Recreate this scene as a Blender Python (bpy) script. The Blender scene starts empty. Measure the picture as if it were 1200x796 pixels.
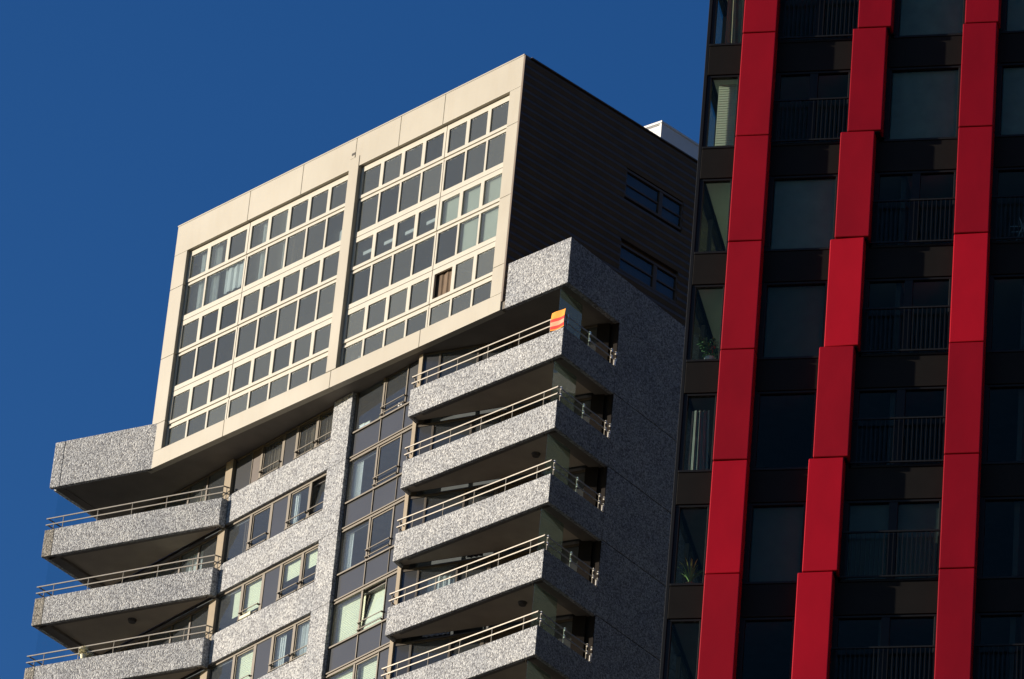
import bpy, math, random
from mathutils import Vector, Matrix
random.seed(7)
D = bpy.data
scene = bpy.context.scene
COL = scene.collection
rad = math.radians

# ------------------------------------------------------------------ camera, sky, sun, exposure
PITCH, ROLL = rad(30.7), rad(5.36)
cam_data = D.cameras.new('camera')
cam_data.sensor_fit = 'HORIZONTAL'; cam_data.sensor_width = 36.0
cam_data.lens = 6185.0/1200.0*36.0
cam_data.clip_start = 1.0; cam_data.clip_end = 5000.0
cam = D.objects.new('camera', cam_data); COL.objects.link(cam)
fw = Vector((0, math.cos(PITCH), math.sin(PITCH)))
rt = Vector((1, 0, 0)); up = rt.cross(fw)
c_, s_ = math.cos(ROLL), math.sin(ROLL)
rt, up = c_*rt + s_*up, -s_*rt + c_*up
cam.matrix_world = Matrix(((rt.x, up.x, -fw.x, 0), (rt.y, up.y, -fw.y, 0), (rt.z, up.z, -fw.z, 1.6), (0, 0, 0, 1)))
scene.camera = cam

SUN_EL = rad(11.0)
SUN_PHI = rad(91.0)            # measured from the -Y axis (behind the camera) towards -X (camera left)
sun_vec = Vector((-math.sin(SUN_PHI)*math.cos(SUN_EL), -math.cos(SUN_PHI)*math.cos(SUN_EL), math.sin(SUN_EL)))
world = D.worlds.new('World'); scene.world = world
world.use_nodes = True
wn = world.node_tree; bg = wn.nodes['Background']
sky = wn.nodes.new('ShaderNodeTexSky'); sky.sky_type = 'NISHITA'; sky.sun_disc = False
sky.sun_elevation = SUN_EL
sky.sun_rotation = math.atan2(sun_vec.x, sun_vec.y)
sky.altitude = 0; sky.air_density = 1.0; sky.dust_density = 0.3; sky.ozone_density = 3.0
hsv = wn.nodes.new('ShaderNodeHueSaturation'); hsv.inputs['Saturation'].default_value = 1.27; hsv.inputs['Hue'].default_value = 0.516; hsv.inputs['Value'].default_value = 1.05
wn.links.new(sky.outputs[0], hsv.inputs['Color']); wn.links.new(hsv.outputs[0], bg.inputs[0])
bg.inputs[1].default_value = 0.078
sun_data = D.lights.new('sun', 'SUN'); sun_data.energy = 5.0; sun_data.angle = rad(0.5); sun_data.color = (1.0, 0.89, 0.75)
sun = D.objects.new('sun', sun_data); COL.objects.link(sun)
sun.location = (-60, 0, 160)
sun.rotation_euler = sun_vec.to_track_quat('Z', 'Y').to_euler()
scene.view_settings.view_transform = 'Standard'; scene.view_settings.look = 'None'
scene.view_settings.exposure = 0.7; scene.view_settings.gamma = 1.0

# ------------------------------------------------------------------ materials
def new_mat(name):
    m = D.materials.new(name); m.use_nodes = True
    nt = m.node_tree
    return m, nt, nt.nodes['Principled BSDF']
def N(nt, t, **kw):
    n = nt.nodes.new(t)
    for k, v in kw.items(): setattr(n, k, v)
    return n
def pos_vec(nt, scale=(1, 1, 1)):
    g = N(nt, 'ShaderNodeNewGeometry'); mp = N(nt, 'ShaderNodeMapping')
    mp.inputs['Scale'].default_value = scale
    nt.links.new(g.outputs['Position'], mp.inputs['Vector'])
    return mp.outputs[0]
def ramp(nt, src, stops):
    r = N(nt, 'ShaderNodeValToRGB'); e = r.color_ramp.elements
    while len(e) < len(stops): e.new(0.5)
    for el, (p, c) in zip(e, stops): el.position = p; el.color = (c[0], c[1], c[2], 1)
    nt.links.new(src, r.inputs[0]); return r.outputs[0]
def mixc(nt, fac, a, b, mode='MIX'):
    m = N(nt, 'ShaderNodeMix', data_type='RGBA', blend_type=mode)
    if isinstance(fac, float): m.inputs[0].default_value = fac
    else: nt.links.new(fac, m.inputs[0])
    for s, i in ((a, 6), (b, 7)):
        if isinstance(s, tuple): m.inputs[i].default_value = (s[0], s[1], s[2], 1)
        else: nt.links.new(s, m.inputs[i])
    return m.outputs[2]

def plain(name, col, rough=0.5, metal=0.0, var=0.12, scale=3.0, bump=0.0, spec=0.5):
    m, nt, b = new_mat(name)
    no = N(nt, 'ShaderNodeTexNoise'); no.inputs['Scale'].default_value = scale; no.inputs['Detail'].default_value = 5
    nt.links.new(pos_vec(nt), no.inputs['Vector'])
    lo = tuple(c*(1-var) for c in col); hi = tuple(min(1, c*(1+var)) for c in col)
    nt.links.new(ramp(nt, no.outputs['Fac'], [(0.3, lo), (0.7, hi)]), b.inputs['Base Color'])
    b.inputs['Roughness'].default_value = rough; b.inputs['Metallic'].default_value = metal
    b.inputs['Specular IOR Level'].default_value = spec
    if bump:
        bp = N(nt, 'ShaderNodeBump'); bp.inputs['Strength'].default_value = bump; bp.inputs['Distance'].default_value = 0.02
        n2 = N(nt, 'ShaderNodeTexNoise'); n2.inputs['Scale'].default_value = scale*6
        nt.links.new(pos_vec(nt), n2.inputs['Vector'])
        nt.links.new(n2.outputs['Fac'], bp.inputs['Height']); nt.links.new(bp.outputs[0], b.inputs['Normal'])
    return m

def concrete(name, stain=False, tint=(1, 1, 1)):
    """exposed aggregate cladding: coarse pebbles, pale and dark, standing out of the face"""
    m, nt, b = new_mat(name)
    pv = pos_vec(nt)
    wob = N(nt, 'ShaderNodeTexNoise'); wob.inputs['Scale'].default_value = 9; wob.inputs['Detail'].default_value = 3
    nt.links.new(pv, wob.inputs['Vector'])
    add = N(nt, 'ShaderNodeVectorMath', operation='MULTIPLY_ADD')
    nt.links.new(wob.outputs['Color'], add.inputs[0]); add.inputs[1].default_value = (.06, .06, .06); nt.links.new(pv, add.inputs[2])
    v = N(nt, 'ShaderNodeTexVoronoi'); v.inputs['Scale'].default_value = 21; v.inputs['Randomness'].default_value = 1.0
    nt.links.new(add.outputs[0], v.inputs['Vector'])
    v2 = N(nt, 'ShaderNodeTexVoronoi'); v2.inputs['Scale'].default_value = 47
    nt.links.new(add.outputs[0], v2.inputs['Vector'])
    sep = N(nt, 'ShaderNodeSeparateColor'); nt.links.new(v.outputs['Color'], sep.inputs[0])
    base = ramp(nt, sep.outputs[0], [(0.0, (.15, .15, .16)), (0.25, (.24, .245, .255)), (0.5, (.33, .34, .35)), (0.75, (.42, .43, .435)), (1.0, (.54, .55, .55))])
    sep2 = N(nt, 'ShaderNodeSeparateColor'); nt.links.new(v2.outputs['Color'], sep2.inputs[0])
    fine = ramp(nt, sep2.outputs[1], [(0.0, (.78, .78, .79)), (0.5, (1, 1, 1)), (1.0, (1.14, 1.13, 1.11))])
    c = mixc(nt, 0.8, base, fine, 'MULTIPLY')
    big = N(nt, 'ShaderNodeTexNoise'); big.inputs['Scale'].default_value = 0.7; big.inputs['Detail'].default_value = 4
    nt.links.new(pv, big.inputs['Vector'])
    c = mixc(nt, 1.0, c, ramp(nt, big.outputs['Fac'], [(0.3, (.86, .86, .87)), (0.7, (1.08, 1.06, 1.03))]), 'MULTIPLY')
    c = mixc(nt, 1.0, c, (1.0, 1.0, 1.0), 'MULTIPLY')
    if stain: c = mixc(nt, 1.0, c, (.74, .68, .58), 'MULTIPLY')
    nt.links.new(c, b.inputs['Base Color'])
    b.inputs['Roughness'].default_value = 0.9; b.inputs['Specular IOR Level'].default_value = 0.2
    bp = N(nt, 'ShaderNodeBump'); bp.invert = True
    bp.inputs['Strength'].default_value = 0.65; bp.inputs['Distance'].default_value = 0.035
    nt.links.new(v.outputs['Distance'], bp.inputs['Height'])
    bp2 = N(nt, 'ShaderNodeBump'); bp2.invert = True; bp2.inputs['Strength'].default_value = 0.4; bp2.inputs['Distance'].default_value = 0.018
    nt.links.new(v2.outputs['Distance'], bp2.inputs['Height']); nt.links.new(bp.outputs[0], bp2.inputs['Normal'])
    nt.links.new(bp2.outputs[0], b.inputs['Normal'])
    return m

def glass(name, tint, ior=1.55, rough=0.0, wave=0.012, haze=0.0, hazecol=(.5, .6, .55), coat=(.95, .97, 1)):
    m, nt, b = new_mat(name)
    out = nt.nodes['Material Output']
    tr = N(nt, 'ShaderNodeBsdfTransparent'); tr.inputs[0].default_value = (*tint, 1)
    gl = N(nt, 'ShaderNodeBsdfGlossy'); gl.inputs['Roughness'].default_value = rough
    gl.inputs['Color'].default_value = (*coat, 1)
    fr = N(nt, 'ShaderNodeFresnel'); fr.inputs['IOR'].default_value = ior
    bp = N(nt, 'ShaderNodeBump'); bp.inputs['Strength'].default_value = 0.25; bp.inputs['Distance'].default_value = wave
    no = N(nt, 'ShaderNodeTexNoise'); no.inputs['Scale'].default_value = 1.3; no.inputs['Detail'].default_value = 1
    nt.links.new(pos_vec(nt), no.inputs['Vector']); nt.links.new(no.outputs['Fac'], bp.inputs['Height'])
    nt.links.new(bp.outputs[0], gl.inputs['Normal']); nt.links.new(bp.outputs[0], fr.inputs['Normal'])
    mx = N(nt, 'ShaderNodeMixShader')
    # reflect on the outer face only: the far face of the pane just lets the light through
    ge = N(nt, 'ShaderNodeNewGeometry'); om = N(nt, 'ShaderNodeMath', operation='SUBTRACT'); om.inputs[0].default_value = 1.0
    nt.links.new(ge.outputs['Backfacing'], om.inputs[1])
    mu = N(nt, 'ShaderNodeMath', operation='MULTIPLY'); nt.links.new(fr.outputs[0], mu.inputs[0]); nt.links.new(om.outputs[0], mu.inputs[1])
    nt.links.new(mu.outputs[0], mx.inputs[0]); nt.links.new(tr.outputs[0], mx.inputs[1]); nt.links.new(gl.outputs[0], mx.inputs[2])
    last = mx.outputs[0]
    if haze:
        df = N(nt, 'ShaderNodeBsdfDiffuse'); df.inputs[0].default_value = (*hazecol, 1)
        tl = N(nt, 'ShaderNodeBsdfTranslucent'); tl.inputs[0].default_value = (*hazecol, 1)
        ad = N(nt, 'ShaderNodeMixShader'); ad.inputs[0].default_value = .5
        nt.links.new(df.outputs[0], ad.inputs[1]); nt.links.new(tl.outputs[0], ad.inputs[2])
        m2 = N(nt, 'ShaderNodeMixShader'); m2.inputs[0].default_value = haze
        nt.links.new(last, m2.inputs[1]); nt.links.new(ad.outputs[0], m2.inputs[2]); last = m2.outputs[0]
    nt.links.new(last, out.inputs['Surface'])
    return m

def panel_paint(name, col, rough=.45, streak=.12, stain=(.55, .42, .28)):
    """painted sheet metal with faint rain streaks"""
    m, nt, b = new_mat(name)
    no = N(nt, 'ShaderNodeTexNoise'); no.inputs['Scale'].default_value = 1.6; no.inputs['Detail'].default_value = 6
    nt.links.new(pos_vec(nt, (2.2, 2.2, .45)), no.inputs['Vector'])
    c = mixc(nt, ramp(nt, no.outputs['Fac'], [(.48, (0, 0, 0)), (.85, (streak*2.2,)*3)]), col, tuple(a*b_ for a, b_ in zip(col, (.86, .78, .66))))
    n2 = N(nt, 'ShaderNodeTexNoise'); n2.inputs['Scale'].default_value = .35; n2.inputs['Detail'].default_value = 3
    nt.links.new(pos_vec(nt), n2.inputs['Vector'])
    c = mixc(nt, 1.0, c, ramp(nt, n2.outputs['Fac'], [(.35, (.93, .92, .9)), (.65, (1.03, 1.03, 1.03))]), 'MULTIPLY')
    nt.links.new(c, b.inputs['Base Color'])
    b.inputs['Roughness'].default_value = rough; b.inputs['Specular IOR Level'].default_value = .35
    bp = N(nt, 'ShaderNodeBump'); bp.inputs['Strength'].default_value = .12; bp.inputs['Distance'].default_value = .02
    nt.links.new(n2.outputs['Fac'], bp.inputs['Height']); nt.links.new(bp.outputs[0], b.inputs['Normal'])
    return m

CONC = concrete('aggregate_concrete'); CONC_ST = concrete('weathered_concrete', stain=True)
CREAM = panel_paint('cream_panel', (.385, .352, .282))
WFRAME = plain('cream_window_frame', (.44, .408, .33), .4, var=.04)
JOINT = plain('dark_joint', (.05, .045, .04), .8)
SIDING = plain('dark_brown_siding', (.098, .062, .033), .55, var=.15, scale=1.5)
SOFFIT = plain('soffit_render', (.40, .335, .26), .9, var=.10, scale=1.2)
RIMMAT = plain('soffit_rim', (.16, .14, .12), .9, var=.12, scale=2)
RAIL = plain('railing_steel', (.36, .32, .255), .38, .35, var=.1)
CHAMP = plain('champagne_aluminium', (.105, .086, .060), .42, .25, var=.08)
BROWNF = plain('dark_bronze_frame', (.085, .07, .055), .45, .2)
JAMB_SHADE = plain('shade_dark_jamb', (.016, .013, .011), .9, spec=.1)  # near-black colour stands in for shade where the sun reaches the jamb
CLAMP = plain('polished_clamp', (.75, .70, .60), .25, .6, var=.05)
GREYP = plain('grey_spandrel_glass', (.048, .050, .054), .2, var=.06, scale=.8)
TIMBER = plain('brown_timber_panel', (.045, .026, .016), .6, var=.2, scale=4)
BEIGE = plain('beige_render', (.27, .22, .155), .85, var=.06)
ROOM = plain('room_wall', (.10, .10, .10), .9)
ROOMD = plain('room_dark', (.03, .03, .032), .9)
CEIL = plain('white_ceiling', (.42, .44, .40), .8, var=.03)
FLOORC = plain('floor_slab', (.22, .21, .2), .9)
BLIND = plain('pale_blind', (.88, .86, .62), .7, var=.04, scale=1)
BLINDG = plain('pale_green_blind', (.64, .64, .52), .7, var=.05, scale=1)
CURT = plain('white_curtain', (.74, .74, .70), .8, var=.06, scale=2)
CURTB = plain('brown_curtain', (.12, .078, .045), .85, var=.2, scale=2)
GLASS_BOX = [glass('penthouse_glass_' + 'abcd'[i], (.80, .85, .87), 1.7, haze=h, hazecol=(.44, .46, .43), coat=(1, 1, .94)) for i, h in enumerate((.14, .20, .25, .32))]
GLASS_W = glass('apartment_glass', (.85, .90, .92), 1.65, haze=.085, hazecol=(.42, .44, .46), coat=(1, .97, .9))
GLASS_R = glass('tower_glass', (.80, .86, .83), 1.42, wave=.02, coat=(.85, .72, .52))
GLASS_SIDE = glass('side_glass', (.8, .84, .86), 1.6, coat=(.72, .66, .64), haze=.03, hazecol=(.5, .5, .5))
GLASS_SC = glass('screen_glass', (.72, .84, .80), 1.5, haze=.035, hazecol=(.30, .36, .36))
GLASS_CL = glass('clear_screen_glass', (.94, .97, .97), 1.25)
BLACKM = plain('black_metal', (.007, .007, .007), .5, var=.1, spec=.2)
DARKSP = plain('dark_brown_spandrel', (.009, .0075, .006), .6, var=.1, spec=.10)
WHITEP = plain('white_panel', (.78, .77, .74), .5, var=.03)
ROOFM = plain('roof_gravel', (.22, .21, .2), .95, var=.3, scale=8)
LAMPM = plain('lamp_housing', (.05, .045, .04), .5)

RED = []
for i, (f, r) in enumerate(((.52, .36), (.62, .40), (.74, .36), (.46, .42), (.78, .38))):
    m, nt, b = new_mat('red_coated_aluminium_%s' % 'abcde'[i])
    no = N(nt, 'ShaderNodeTexNoise'); no.inputs['Scale'].default_value = 1.1; no.inputs['Detail'].default_value = 5
    nt.links.new(pos_vec(nt, (1, 1, .5)), no.inputs['Vector'])
    col = (.50*f, .004*f, .014*f)
    nt.links.new(ramp(nt, no.outputs['Fac'], [(.3, tuple(c*.9 for c in col)), (.7, tuple(c*1.1 for c in col))]), b.inputs['Base Color'])
    b.inputs['Roughness'].default_value = r; b.inputs['Specular IOR Level'].default_value = .22
    n2 = N(nt, 'ShaderNodeTexNoise'); n2.inputs['Scale'].default_value = 2.2
    nt.links.new(pos_vec(nt), n2.inputs['Vector'])
    bp = N(nt, 'ShaderNodeBump'); bp.inputs['Strength'].default_value = .18; bp.inputs['Distance'].default_value = .02
    nt.links.new(n2.outputs['Fac'], bp.inputs['Height']); nt.links.new(bp.outputs[0], b.inputs['Normal'])
    RED.append(m)

# ------------------------------------------------------------------ mesh helpers
def dv(az): return Vector((math.sin(rad(az)), math.cos(rad(az)), 0))

class Fr:
    """vertical facade frame: u to the right seen from outside, o outward, z up"""
    def __init__(s, org, r, z0=0.0):
        s.org = Vector((org[0], org[1], 0)); s.r = Vector((r[0], r[1], 0)).normalized()
        s.n = Vector((s.r.y, -s.r.x, 0)); s.z0 = z0
    def p(s, u, o, z):
        q = s.org + s.r*u + s.n*o; return Vector((q.x, q.y, z + s.z0))

class MB:
    def __init__(s): s.v = []; s.f = []; s.mi = []
    def hexa(s, pts, mi=0):
        b = len(s.v); s.v += [tuple(p) for p in pts]
        for q in ((0, 3, 2, 1), (4, 5, 6, 7), (0, 1, 5, 4), (1, 2, 6, 5), (2, 3, 7, 6), (3, 0, 4, 7)):
            s.f.append(tuple(b+i for i in q)); s.mi.append(mi)
    def box(s, F, u0, u1, o0, o1, z0, z1, mi=0):
        s.hexa([F.p(u0, o1, z0), F.p(u1, o1, z0), F.p(u1, o0, z0), F.p(u0, o0, z0),
                F.p(u0, o1, z1), F.p(u1, o1, z1), F.p(u1, o0, z1), F.p(u0, o0, z1)], mi)
    def prism(s, poly, z0, z1, mi=0):
        a = sum(poly[i][0]*poly[(i+1) % len(poly)][1]-poly[(i+1) % len(poly)][0]*poly[i][1] for i in range(len(poly)))
        if a < 0: poly = poly[::-1]
        n = len(poly); b = len(s.v)
        s.v += [(p[0], p[1], z0) for p in poly] + [(p[0], p[1], z1) for p in poly]
        s.f.append(tuple(b+i for i in reversed(range(n)))); s.f.append(tuple(b+n+i for i in range(n))); s.mi += [mi, mi]
        for i in range(n):
            j = (i+1) % n; s.f.append((b+i, b+j, b+n+j, b+n+i)); s.mi.append(mi)
    def quad(s, pts, mi=0):
        b = len(s.v); s.v += [tuple(p) for p in pts]; s.f.append(tuple(range(b, b+len(pts)))); s.mi.append(mi)
    def bar(s, a, b_, w, h=None, mi=0):
        a = Vector(a); b_ = Vector(b_); h = h or w
        d = (b_-a).normalized(); x = d.cross(Vector((0, 0, 1)))
        if x.length < 1e-3: x = Vector((1, 0, 0))
        x.normalize(); y = x.cross(d).normalized()
        P = []
        for e in (a, b_):
            for sx, sy in ((-1, -1), (1, -1), (1, 1), (-1, 1)): P.append(e + x*sx*w/2 + y*sy*h/2)
        s.hexa(P, mi)
    def tube(s, a, b_, r, n=8, mi=0, r2=None):
        a = Vector(a); b_ = Vector(b_); d = (b_-a).normalized()
        x = d.orthogonal().normalized(); y = d.cross(x); k = len(s.v); r2 = r if r2 is None else r2
        for e, rr in ((a, r), (b_, r2)):
            for i in range(n):
                t = 2*math.pi*i/n; s.v.append(tuple(e + x*rr*math.cos(t) + y*rr*math.sin(t)))
        s.f.append(tuple(k+i for i in reversed(range(n)))); s.f.append(tuple(k+n+i for i in range(n))); s.mi += [mi, mi]
        for i in range(n):
            j = (i+1) % n; s.f.append((k+i, k+j, k+n+j, k+n+i)); s.mi.append(mi)
    def mesh(s, name, mats):
        me = D.meshes.new(name); me.from_pydata(s.v, [], s.f)
        for m in (mats if isinstance(mats, (list, tuple)) else [mats]): me.materials.append(m)
        me.polygons.foreach_set('material_index', s.mi); me.update()
        return me
    def build(s, name, mats, parent=None, bevel=0.0, loc=(0, 0, 0)):
        return link(name, s.mesh(name, mats), parent, bevel, loc)
def each(mb, name, mats, parent, bevel=0.0):
    """every box of the builder as a part of its own"""
    mats = mats if isinstance(mats, (list, tuple)) else [mats]
    for i in range(len(mb.v)//8):
        q = MB(); q.v = mb.v[i*8:i*8+8]; q.f = [tuple(k-i*8 for k in f) for f in mb.f[i*6:i*6+6]]; q.mi = [0]*6
        q.build(name, mats[mb.mi[i*6]], parent, bevel)
def link(name, me, parent=None, bevel=0.0, loc=(0, 0, 0)):
    o = D.objects.new(name, me); COL.objects.link(o)
    if parent: o.parent = parent
    o.location = loc
    if bevel:
        b = o.modifiers.new('bevel', 'BEVEL'); b.width = bevel; b.segments = 2; b.limit_method = 'ANGLE'; b.angle_limit = rad(50)
    return o
def tag(o, label, cat, group=None, kind=None):
    o['label'] = label; o['category'] = cat
    if group: o['group'] = group
    if kind: o['kind'] = kind
    return o
def thing(name, label, cat, loc, group=None):
    o = D.objects.new(name, None); COL.objects.link(o); o.location = loc
    return tag(o, label, cat, group)
def sheet(F, u0, u1, z0, z1, o, amp, waves, nz=1, seed=0, taper=0.0):
    """hanging curtain with folds, a thick ribbon"""
    m = MB(); n = max(8, int(waves*8)); rnd = random.Random(seed); k = len(m.v)
    ph = rnd.random()*6
    pts = []
    for i in range(n+1):
        t = i/n; pts.append((t, amp*math.sin(ph + t*waves*2*math.pi) + amp*.4*math.sin(ph*2 + t*waves*4.7*math.pi)))
    rows = [z0, z1]
    for th in (0, -.02):
        for zi, z in enumerate(rows):
            for t, a in pts:
                uu = u0 + (u1-u0)*(t if zi == 1 else t*(1-taper))
                m.v.append(tuple(F.p(uu, o + a + th, z)))
    w = n+1
    for i in range(n):
        m.f.append((i, i+1, w+i+1, w+i)); m.mi.append(0)
        m.f.append((2*w+i+1, 2*w+i, 3*w+i, 3*w+i+1)); m.mi.append(0)
    return m

# ------------------------------------------------------------------ ground
g = MB(); S = 2500
g.v = [(-S, -S, 0), (S, -S, 0), (S, S, 0), (-S, S, 0)]; g.f = [(0, 1, 2, 3)]; g.mi = [0]
gm = plain('paved_ground', (.055, .055, .055), .9, var=.25, scale=.4)
go = g.build('ground', gm); go['kind'] = 'structure'

# ================================================================== THE CONCRETE APARTMENT TOWER
KX, KY, ZB, H = 1.697, 153.016, 94.92, 2.85
tower = thing('apartment_tower', 'tall concrete apartment tower with angled balconies and a cream glazed box on top', 'apartment tower', (KX, KY, 0))
K = Vector((0, 0, 0))
NL = 8
def L(k): return ZB - k*H
lbL = Vector((-18.04, 17.993, 0)) + dv(-60)*.10; LB = Fr(lbL, -dv(-60))            # left balconies
LBLEN = 7.55
bR = Vector((-2.20, 2.24, 0)); BX = Fr(bR + dv(-42)*18.5, -dv(-42), ZB)  # penthouse front
BS = Fr(bR, dv(48), ZB)                                              # penthouse side
W0 = Vector((-7.125, 8.822, 0)); MID = Fr(W0, -dv(-37))              # middle wall, u=0 at the right edge of the pier
RB = Fr(K + dv(-44)*7.25, -dv(-44)); RBLEN = 7.25                    # right balconies
S2 = Fr(K, dv(39.3))                                                 # right side of the concrete
ce = MID.p(3.95, 0, 0)
J1 = S2.p(3.05, 0, 0)
Jin = Vector((1.23, 2.55, 0))
WW = Fr(ce, (Jin-ce)); WLEN = (Jin-ce).length                        # glazed wall behind the right balconies
side = dv(39.3)
def cross2(p, a, q, b):
    den = a.x*b.y - a.y*b.x; t = ((q.x-p.x)*b.y - (q.y-p.y)*b.x)/den; return p + a*t
Lc = cross2(lbL, side, W0, -dv(-37))                                 # left end of the middle wall
UL = (Lc-W0).dot(MID.r)
LW = (Lc-lbL).length

# --- core, slabs, interior
def inset(poly, d):
    c = Vector((sum(p[0] for p in poly)/len(poly), sum(p[1] for p in poly)/len(poly), 0)); return [Vector((p[0], p[1], 0)) + (c-Vector((p[0], p[1], 0))).normalized()*d for p in poly]
far_r = S2.p(13, 0, 0); far_l = Lc + side*9.5
foot = [Lc, MID.p(0, 0, 0), ce, Jin, S2.p(3.05, -.35, 0), S2.p(13, -.35, 0), far_l]
for k in range(1, NL+1):
    m = MB(); m.prism([tuple(p) for p in inset(foot, .35)], L(k)-.02, L(k)+.16); m.build('floor_slab', FLOORC, tower)
m = MB(); m.prism([tuple(p) for p in inset(foot, 3.4)], L(NL), ZB-.05); m.build('interior_wall', ROOM, tower)
m = MB(); m.prism([tuple(p) for p in foot], 0, L(NL)-.3); m.build('lower_storeys', CONC, tower)
m = MB(); m.box(Fr(Lc, side), 0, 9.5, -.3, 0, L(NL)-.3, ZB); m.build('rear_wall', CONC, tower)
m = MB(); m.box(Fr(far_l, far_r-far_l), 0, (far_r-far_l).length, 0, .3, L(NL)-.3, ZB+1.8)
m.build('rear_wall', CONC, tower)

# --- roof terrace slab whose underside is the big soffit
p_slabR = RB.p(RBLEN-3.0, 0, 0)
poly = [lbL, LB.p(4.22, 0, 0), BX.p(.28, -.02, 0), BX.p(18.5, -.02, 0), p_slabR, K, S2.p(13, 0, 0), Lc+side*9.5]
mids = [tuple(p) for p in inset(poly, .10)]
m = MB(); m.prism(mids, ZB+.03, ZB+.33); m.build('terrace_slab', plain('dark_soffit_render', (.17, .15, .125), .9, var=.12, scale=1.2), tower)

# --- terrace parapets
m = MB()
m.box(LB, .44, 4.42, -.06, .10, ZB, ZB+1.93); m.build('terrace_parapet', CONC, tower, bevel=.025)
m = MB(); m.box(Fr(lbL + LB.r*.0, side), .165, 6.0, .0, .16, ZB, ZB+1.93)
m.build('terrace_parapet', CONC, tower, bevel=.025)
m = MB(); m.box(LB, 0, .425, -.06, .10, ZB, ZB+1.93); m.build('terrace_parapet', CONC, tower, bevel=.025)
m = MB(); m.box(RB, RBLEN-2.96, RBLEN, -.16, 0, ZB, ZB+1.82); m.build('terrace_parapet', CONC, tower, bevel=.02)
m = MB(); m.box(S2, .165, 13, -.2, 0, ZB, ZB+1.82); m.build('terrace_parapet', CONC, tower, bevel=.02)
# rim under the terrace sides
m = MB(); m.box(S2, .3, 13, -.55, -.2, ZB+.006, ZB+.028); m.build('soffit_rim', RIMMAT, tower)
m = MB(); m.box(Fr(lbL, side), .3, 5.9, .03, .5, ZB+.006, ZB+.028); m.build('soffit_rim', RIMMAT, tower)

# --- side wall of the concrete (in shade)
m = MB()
for k in range(1, NL+1):
    z0 = L(k)+.060; z1 = L(k-1)+.03 if k > 1 else ZB-.004
    m.box(S2, 3.05, 13, -.3, 0, z0, z1)
each(m, 'side_wall', CONC, tower, bevel=.012)
m = MB(); m.box(S2, 3.08, 12.9, -.26, -.06, L(NL), ZB); m.build('wall_joint', JOINT, tower)
m = MB()
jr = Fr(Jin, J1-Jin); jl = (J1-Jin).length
m.box(jr, -.05, jl-.33, -.3, 0, L(NL), ZB-.004); m.build('balcony_jamb', JAMB_SHADE, tower)
m = MB(); m.box(S2, 3.015, 3.046, -.33, -.006, L(NL), ZB-.004); m.build('jamb_shade_strip', JAMB_SHADE, tower)  # dark strip laid over the sunlit wall edge, its shade put into the colour

# --- middle wall: pier + spandrels
m = MB()
for k in range(1, NL+1):
    zt = L(k-1)+.12 if k > 1 else ZB+.02
    m.box(MID, -1.07, 0, -.30, 0, L(k)+.13, zt)
    m.box(MID, -7.055, -1.075, -.28, -.002, L(k)+.13, L(k)+1.32)
each(m, 'concrete_wall', CONC, tower, bevel=.015)

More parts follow.
